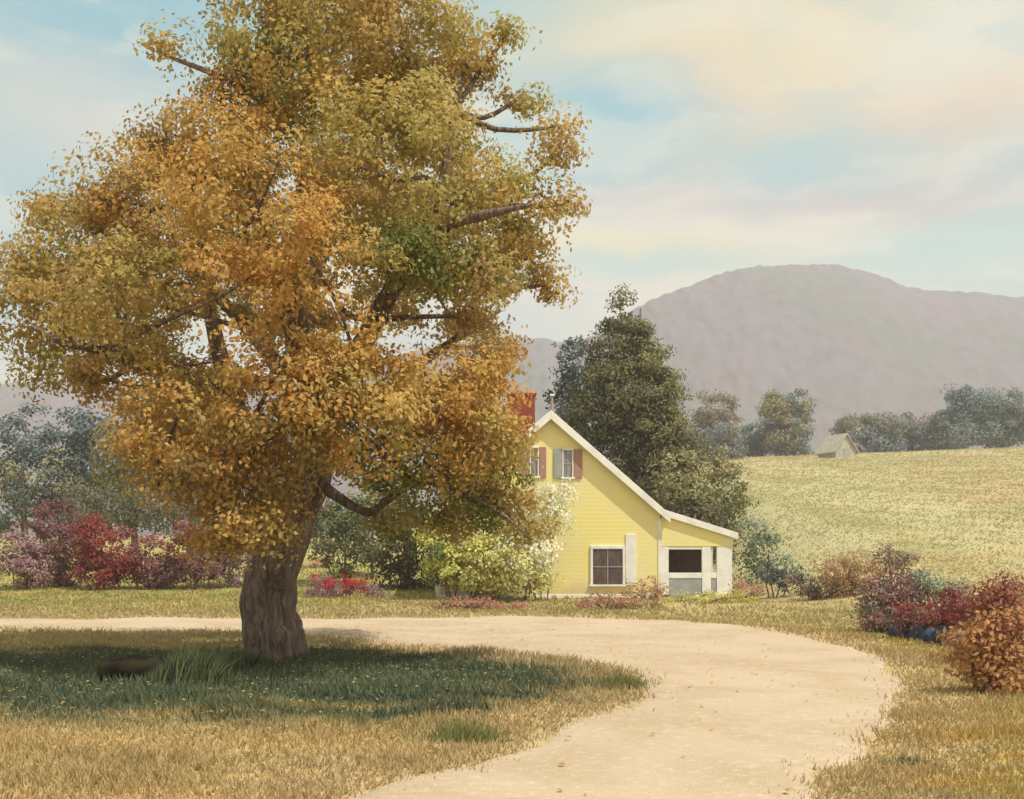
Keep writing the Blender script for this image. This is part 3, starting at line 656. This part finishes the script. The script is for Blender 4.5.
# grass tuft, log and stones
def tuft(px, py, D, w, h, n, cols, label, name='grass_tuft', lean=.15):
    x0 = (px-CX)/F*D; root_z = gz(x0, D)
    n = int(n*2.2); p = rng.normal(0, 1, (n, 2))*np.array([w/2.2, w/3.2]); hh = h*rng.uniform(.45, 1.1, n)*np.exp(-(p[:, 0]/w)**2)
    tip = rng.normal(lean, .22, n)*hh; tipy = rng.normal(0, .25, n)*hh; bw = .0035+.0025*rng.random(n)
    z = ground_z(p[:, 0]+x0, p[:, 1]+D)-root_z-.02
    V = np.empty((n, 5, 3)); a = rng.uniform(0, math.pi, n); ca, sa = np.cos(a)*bw, np.sin(a)*bw
    m = .55
    V[:, 0] = np.stack([p[:, 0]-ca, p[:, 1]-sa, z], 1); V[:, 1] = np.stack([p[:, 0]+ca, p[:, 1]+sa, z], 1)
    V[:, 2] = np.stack([p[:, 0]+ca*.8+tip*.35, p[:, 1]+sa*.8+tipy*.35, z+hh*m], 1); V[:, 4] = np.stack([p[:, 0]-ca*.8+tip*.35, p[:, 1]-sa*.8+tipy*.35, z+hh*m], 1)
    V[:, 3] = np.stack([p[:, 0]+tip, p[:, 1]+tipy, z+hh], 1)
    b = np.arange(n)[:, None]*5
    Fs = (b+np.array([[0, 1, 2, 3, 4]])).astype(int)
    e = empty(name, (x0, D, root_z), label, 'grass tuft')
    link_mesh('leaves', V.reshape(-1, 3), Fs, [leaf_mat(*c, .3) for c in cols], rng.integers(0, len(cols), n), e); return e
C_TG = ((.17, .20, .09), (.29, .29, .13)); C_TB = ((.05, .08, .06), (.08, .11, .07))
tuft(192, 690, 15.2, .62, .55, 1500, [C_TG, C_TG, C_TB], 'large bushy tuft of tall green grass at the end of the dark log')
tuft(245, 668, 17.6, .5, .34, 420, [C_TG, C_TB], 'smaller green grass tuft at the left foot of the big trunk')
tuft(465, 745, 10.8, .5, .2, 420, [C_TG, ((.30, .29, .09), (.24, .25, .07))], 'green grass tuft in the dry grass beside the lane bend', lean=0)
tuft(350, 735, 11.5, .4, .16, 260, [C_TG], 'thin short grass tuft in the ochre grass left of the lane', lean=0)
tuft(225, 722, 12.1, .45, .20, 350, [C_TG, C_TB], 'leaning dark grass tuft at the front rim of the tree shade', lean=-.4)
tuft(615, 690, 14.6, .6, .22, 380, [C_TG, ((.35, .32, .12), (.28, .27, .10))], 'yellow green grass tuft at the inner bend of the lane', lean=.1)
tuft(905, 768, 9.3, .35, .10, 200, [C_TG], 'low green grass tuft on the gold verge at the lower right', lean=.2)

lx, ly, _ = at(130, 676, 15.4)
lr = empty('log', (lx, ly, gz(lx, ly)+.17), 'short dark mossy log lying in the shade left of the grass tuft', 'log', rz=R(-6))
V, Fs = tube([(-.40, 0, -.01), (-.2, 0, 0), (.15, .02, 0), (.42, .03, .01)], [.17, .185, .18, .165], 14, 5, .12)
link_mesh('bark', V, Fs[:-2], M['log'], parent=lr, smooth_=True)
nseg = 14
link_mesh('cut_end', [tuple(v) for v in V[:nseg]], [tuple(range(nseg))[::-1]], M['logend'], parent=lr)
link_mesh('cut_end', [tuple(v) for v in V[-nseg:]], [tuple(range(nseg))], M['logend'], parent=lr)

# low wall of blue grey field stones (each a stone lying in line under the wine shrub)
sl = [(898, 636, 23.6, .24), (909, 641, 23.0, .22), (919, 645, 22.4, .25), (930, 648, 21.9, .21), (940, 651, 21.4, .25), (951, 654, 20.9, .22), (961, 657, 20.4, .21)]
desc = ['uppermost blue grey stone of the row, touching the dusky mauve shrub', 'second blue grey stone down from the dusky mauve shrub', 'third blue grey stone down from the dusky mauve shrub', 'middle blue grey stone of the row below the wine shrub',
        'blue grey stone just right of the middle of the row', 'last but one blue grey stone towards the orange brown shrub', 'lowest blue grey stone, beside the orange brown shrub']
for k, (px, py, D, r_) in enumerate(sl):
    x0, y0, _ = at(px, py, D); z0 = gz(x0, y0)
    V = []; Fs = []
    nu, nv = 12, 7
    for b_ in range(nv+1):
        for a_ in range(nu):
            ph_ = math.pi*b_/nv; th = 2*math.pi*a_/nu
            d = Vector((math.sin(ph_)*math.cos(th), math.sin(ph_)*math.sin(th), math.cos(ph_)))
            q = 1+.28*noise.noise(d*1.4+Vector((k*7.3, 0, 0)))+.08*noise.noise(d*4+Vector((k, 3, 0)))
            V.append((d.x*r_*.92*q, d.y*r_*.9*q, max(-.06, d.z*r_*1.25*q)))
    for b_ in range(nv):
        for a_ in range(nu):
            a2 = (a_+1) % nu; Fs.append((b_*nu+a_, (b_+1)*nu+a_, (b_+1)*nu+a2, b_*nu+a2))
    o = link_mesh('field_stone', V, Fs, M['stone'], smooth_=True); o.location = (x0, y0, z0+.02)
    tag(o, desc[k], 'stone', 'row of blue grey stones on the verge')

# ------------------------------------------------------------------ the yellow house
HX, HYY = 1.49, 43.0
house = empty('yellow_house', (HX, HYY, 0), 'yellow clapboard farmhouse with white trimmed gable and porch by the lane', 'house', rz=R(5))
AP, EV, HW, DEP = 7.16, 3.42, 4.38, 9.0
MB().prism([(-HW, -.3), (HW, -.3), (HW, EV-.12), (0, AP-.12), (-HW, EV-.12)], 0, DEP).build('wall', M['yellow'], house)
sl_ = (AP-EV)/HW
rm = MB()
for s in (-1, 1):
    rm.prism([(0, AP+.0), (s*(HW+.32), EV-.32*sl_), (s*(HW+.32), EV-.32*sl_+.10), (0, AP+.12)], -.22, DEP+.25)
roof = rm.build('roof', M['roof'], house)
tm = MB()
for s in (-1, 1):
    tm.prism([(0, AP-.20), (s*(HW+.34), EV-.34*sl_-.20), (s*(HW+.34), EV-.34*sl_+.135), (0, AP+.155)], -.30, -.225)
tm.build('rake_trim', M['white'], house)
for a, b in ((-HW-.06, -HW+.12), (HW-.10, HW+.05)): MB().box(a, b, -.03, .12, -.2, EV-.3).build('corner_board', M['white'], house)
ch = MB().box(-1.45, -.42, 1.6, 2.5, 5.4, 8.15).build('chimney', M['brick'], roof)
MB().box(-1.51, -.36, 1.54, 2.56, 8.15, 8.25).build('cap', M['brick'], ch)
V, Fs = tube([(.12, .4, 7.1), (.12, .4, 7.6), (.13, .4, 7.95)], [.05, .05, .05], 8, 2, 0)
vp = link_mesh('vent_pipe', V, Fs, M['iron'], parent=roof, smooth_=True)
MB().box(.04, .22, .32, .48, 7.95, 8.03).build('cap', M['white'], vp)
def window(x0, x1, z0, z1, pane, mull=True, fw=.09, label=None, sill=True, grow=0):
    f = MB().box(x0-fw, x0, -.07, -.002, z0, z1).box(x1, x1+fw, -.07, -.002, z0, z1).box(x0-fw, x1+fw, -.075, -.002, z1, z1+fw+.03).build('window', M['white'], house)
    if label: f['label'] = label
    MB().box(x0+.001, x1-.001, -.025, -.004, z0, z1).build('pane', M[pane], f, 0)
    if mull:
        xm, zm = (x0+x1)/2, (z0+z1)/2
        MB().box(xm-.018, xm+.018, -.048, -.027, z0, z1).box(x0, xm-.018, -.048, -.027, zm-.018, zm+.018).box(xm+.018, x1, -.048, -.027, zm-.018, zm+.018).build('glazing_bar', M['greyp'], f, 0)
    if sill: MB().box(x0-fw-.05, x1+fw+.05, -.13, -.002, z0-.07, z0-.001).build('sill', M['white'], f)
    return f
# upper windows with mauve shutters
w1 = window(-.76, -.50, 4.75, 5.85, 'glass2', False, .05, sill=True)
for a, b in ((-1.14, -.83), (-.43, -.16)): MB().box(a, b, -.06, -.002, 4.70, 5.9).build('shutter', M['shutter'], w1)
w2 = window(.52, .86, 4.72, 5.78, 'glass2', True, .05)
MB().box(.93, 1.26, -.06, -.002, 4.68, 5.82).build('shutter', M['shutter'], w2)
MB().box(.14, .45, -.06, -.002, 4.68, 5.82).build('shutter', M['greyp'], w2)
window(1.68, 2.86, .52, 1.92, 'glass', True, .10, 'large dark ground floor window with pale surround')
MB().box(2.98, 3.40, -.05, -.002, .5, 2.5).build('shutter', M['white'], house)['label'] = 'tall cream white shutter'
MB().box(-2.9, -2.0, -.05, -.002, .0, 2.1).build('door', M['shutter'], house)
MB().box(-HW, HW-.12, -.05, -.002, -.2, .14).build('foundation', M['white'], house)
# porch on the right
PX0, PX1 = HW+.06, 7.30
porch = MB().prism([(PX0, 3.30), (PX1+.15, 2.38), (PX1+.15, 2.5), (PX0, 3.44)], -.05, 6.0).build('porch_roof', M['proof'], house)
MB().prism([(PX0-.02, 3.24), (PX1+.18, 2.30), (PX1+.18, 2.56), (PX0-.02, 3.50)], -.13, -.055).build('fascia', M['white'], porch)
MB().prism([(PX0, 2.02), (6.62, 2.02), (PX1, 2.02), (PX1, 2.36), (PX0, 3.27)], .02, .14).build('porch_gable', M['yellow'], house)
MB().box(PX0, PX1, 3.2, 3.35, -.2, 2.35).build('porch_wall', M['darkwood'], house)
MB().box(PX0, PX1, .16, 3.2, -.15, .12).build('porch_floor', M['greyp'], house)
for a, b in ((PX0, 4.72), (6.06, 6.42), (6.66, 7.28)):
    MB().box(a, b, .03, .16, .12, 2.018).build('post', M['white'], house)
MB().box(7.12, 7.28, 2.9, 3.05, .12, 2.35).build('post', M['white'], house)
MB().box(4.722, 6.058, .04, .12, .76, .98).box(6.422, 6.658, .04, .12, .76, .98).build('railing', M['white'], house)
MB().box(4.722, 6.058, .06, .11, -.1, .758).box(6.422, 6.658, .06, .11, -.1, .758).build('porch_panel', M['greyp'], house)
MB().box(4.722, 6.058, .045, .10, 1.90, 2.018).build('lintel', M['white'], house)
MB().box(5.2, 5.9, .2, .28, -.1, .08).build('step', M['greyp'], house)

# pale barn at the top of the field
bx, by, _ = at(846, 465, 158); bz = gz(bx, by)
barn = empty('barn', (bx, by, bz), 'small bleached pale barn with steep roof at the top edge of the field', 'barn', rz=R(22))
MB().prism([(-1.8, -.4), (1.8, -.4), (1.8, 1.0), (0, 3.3), (-1.8, 1.0)], 0, 4).build('wall', M['thatch'], barn, .02)
b = MB()
for s in (-1, 1): b.prism([(0, 3.32), (s*2.15, .6), (s*2.15, .8), (0, 3.53)], -.3, 4.3)
b.build('roof', M['thatch'], barn, .02)
MB().box(-.45, .45, -.06, -.005, -.3, 1.3).build('door', M['greyp'], barn, 0)

# ------------------------------------------------------------------ air
HZ = 0.0006
hz = MB().box(-3300, 3300, -3300, 3300, -60, 330).build('haze', None, bevel=0) if False else None
me = bpy.data.meshes.new('haze')
b = MB().box(-2500, 2500, -2500, 2500, -80, 300)
me.from_pydata(b.V, [], b.F); hz = bpy.data.objects.new('haze', me); COL.objects.link(hz)
m, nt = new_mat('haze')
pv = nt.nodes.new('ShaderNodeVolumePrincipled'); pv.inputs['Color'].default_value = (.90, .88, .985, 1)
pv.inputs['Density'].default_value = HZ; pv.inputs['Anisotropy'].default_value = .1
o = nt.nodes.new('ShaderNodeOutputMaterial'); L(nt, pv.outputs[0], o.inputs['Volume']); me.materials.append(m)
tag(hz, 'pale mauve autumn haze lying over the whole valley', 'haze', kind='stuff')

# ------------------------------------------------------------------ sky and light
SUN_EL, SUN_AZ = R(60), R(125)   # azimuth clockwise from +Y (north): the sun stands to the right and behind the camera
sd = Vector((math.sin(SUN_AZ)*math.cos(SUN_EL), math.cos(SUN_AZ)*math.cos(SUN_EL), math.sin(SUN_EL)))
sun = bpy.data.lights.new('sun', 'SUN'); sun.energy = 4.1; sun.angle = R(.6); sun.color = (1, .945, .86)
so = bpy.data.objects.new('sun', sun); COL.objects.link(so); so.rotation_euler = sd.to_track_quat('Z', 'Y').to_euler(); so.location = (20, -20, 60)

W = bpy.data.worlds.new('World'); S.world = W; W.use_nodes = True
nt = W.node_tree; nt.nodes.clear()
sky = nt.nodes.new('ShaderNodeTexSky'); sky.sky_type = 'NISHITA'; sky.sun_disc = False
sky.sun_elevation = SUN_EL; sky.sun_rotation = SUN_AZ; sky.air_density = 1.2; sky.dust_density = 2.5; sky.ozone_density = 1.5
bg1 = nt.nodes.new('ShaderNodeBackground'); L(nt, sky.outputs[0], bg1.inputs[0]); bg1.inputs[1].default_value = .10
tc = nt.nodes.new('ShaderNodeTexCoord').outputs['Generated']
# warp the direction a little so cloud edges are ragged
wn = nt.nodes.new('ShaderNodeTexNoise'); wn.inputs['Scale'].default_value = 5; wn.inputs['Detail'].default_value = 6
mp = nt.nodes.new('ShaderNodeMapping'); mp.inputs['Scale'].default_value = (1, 1, 2.2); L(nt, tc, mp.inputs[0]); L(nt, mp.outputs[0], wn.inputs['Vector'])
def vm(op, a, b):
    n = nt.nodes.new('ShaderNodeVectorMath'); n.operation = op
    for i, v in enumerate((a, b)):
        if isinstance(v, bpy.types.NodeSocket): L(nt, v, n.inputs[i])
        else: n.inputs[i].default_value = v
    return n
wv = vm('MULTIPLY', vm('SUBTRACT', wn.outputs['Color'], (.5, .5, .5)).outputs[0], (.15, .15, .085)).outputs[0]
dirv = vm('ADD', tc, wv).outputs[0]
def sky_noise(scale, stretch, detail=6, off=(0, 0, 0)):
    mp = nt.nodes.new('ShaderNodeMapping'); mp.inputs['Scale'].default_value = stretch; mp.inputs['Location'].default_value = off; L(nt, dirv, mp.inputs[0])
    n = nt.nodes.new('ShaderNodeTexNoise'); n.inputs['Scale'].default_value = scale; n.inputs['Detail'].default_value = detail; L(nt, mp.outputs[0], n.inputs['Vector'])
    return n.outputs['Fac']
base = mixc(nt, smooth(nt, sky_noise(2.6, (1, 1, 2.6)), .36, .60), (.26, .55, .58), (.82, .73, .48))
def blob(px, py, rx, ry, col, amt, soft=.9):
    global base
    d = Vector(((px-CX)/F, 1, (HY-py)/F)); dl = d.length; d.normalize()
    diff = vm('SUBTRACT', dirv, tuple(d)).outputs[0]
    k = F/dl if False else F
    sc = vm('MULTIPLY', diff, (k/rx, k/rx*.6, k/ry)).outputs[0]
    ln = vm('LENGTH', sc, (0, 0, 0)).outputs['Value']
    f = math_(nt, 'SUBTRACT', 1.0, smooth(nt, ln, 1-soft, 1+soft))
    base = mixc(nt, math_(nt, 'MULTIPLY', f, amt), base, col)
BL, CR, PE, MV, WH = (.14, .46, .56), (.86, .72, .40), (.82, .58, .36), (.50, .45, .42), (.80, .84, .68)
blob(110, 40, 160, 100, BL, 1); blob(30, 200, 90, 90, (.20, .48, .58), .95); blob(90, 120, 90, 40, (.74, .68, .56), .7)
blob(560, 70, 110, 110, (.22, .53, .57), .95); blob(540, 200, 80, 60, WH, .7); blob(720, 60, 150, 70, CR, .95); blob(735, 110, 80, 40, PE, .5)
blob(620, 125, 70, 34, (.12, .48, .60), 1); blob(840, 150, 130, 26, (.28, .54, .55), .95); blob(935, 85, 60, 60, PE, .8); blob(960, 20, 70, 40, WH, .7)
blob(900, 185, 150, 20, MV, .9); blob(680, 190, 120, 20, (.60, .52, .48), .8); blob(640, 238, 160, 14, (.86, .76, .36), .95); blob(800, 222, 110, 26, (.78, .72, .56), .7)
blob(970, 250, 110, 26, (.40, .66, .58), .9); blob(620, 268, 130, 16, (.44, .68, .56), .85); blob(560, 305, 110, 26, (.84, .74, .60), .8); blob(440, 10, 50, 26, (.62, .44, .44), .6)
st = sky_noise(11, (.6, 1, 2.6), 8, (3, 1, 2)); st2 = sky_noise(8, (.7, 1, 2.2), 8, (9, 4, 1))
base = mixc(nt, math_(nt, 'MULTIPLY', smooth(nt, st2, .48, .66), .38), base, (.34, .56, .57))
base = mixc(nt, math_(nt, 'MULTIPLY', smooth(nt, st, .48, .64), .42), base, (.90, .83, .62))
bg2 = nt.nodes.new('ShaderNodeBackground'); L(nt, base, bg2.inputs[0]); bg2.inputs[1].default_value = .84
mx = nt.nodes.new('ShaderNodeMixShader'); mx.inputs[0].default_value = .88
L(nt, bg1.outputs[0], mx.inputs[1]); L(nt, bg2.outputs[0], mx.inputs[2])
wo = nt.nodes.new('ShaderNodeOutputWorld'); L(nt, mx.outputs[0], wo.inputs[0])
W.cycles.sampling_method = 'MANUAL'; W.cycles.sample_map_resolution = 512

# ------------------------------------------------------------------ camera and render
cam = bpy.data.cameras.new('camera'); cam.sensor_width = 36; cam.lens = 36*F/1024; cam.clip_end = 12000; cam.clip_start = .1
cam.shift_y = (HY-399.5)/1024
co = bpy.data.objects.new('camera', cam); COL.objects.link(co); co.location = (0, 0, EYE); co.rotation_euler = (R(90), 0, 0)
S.camera = co
v = S.view_settings; v.view_transform = 'Standard'; v.look = 'None'; v.exposure = 0.38; v.gamma = 1.0; v.use_curve_mapping = False
S.cycles.use_denoising = True
try: S.cycles.denoiser = 'OPENIMAGEDENOISE'
except Exception: pass
S.cycles.max_bounces = 6; S.cycles.diffuse_bounces = 3; S.cycles.transmission_bounces = 3; S.cycles.volume_bounces = 1; S.cycles.transparent_max_bounces = 6
S.cycles.use_adaptive_sampling = False
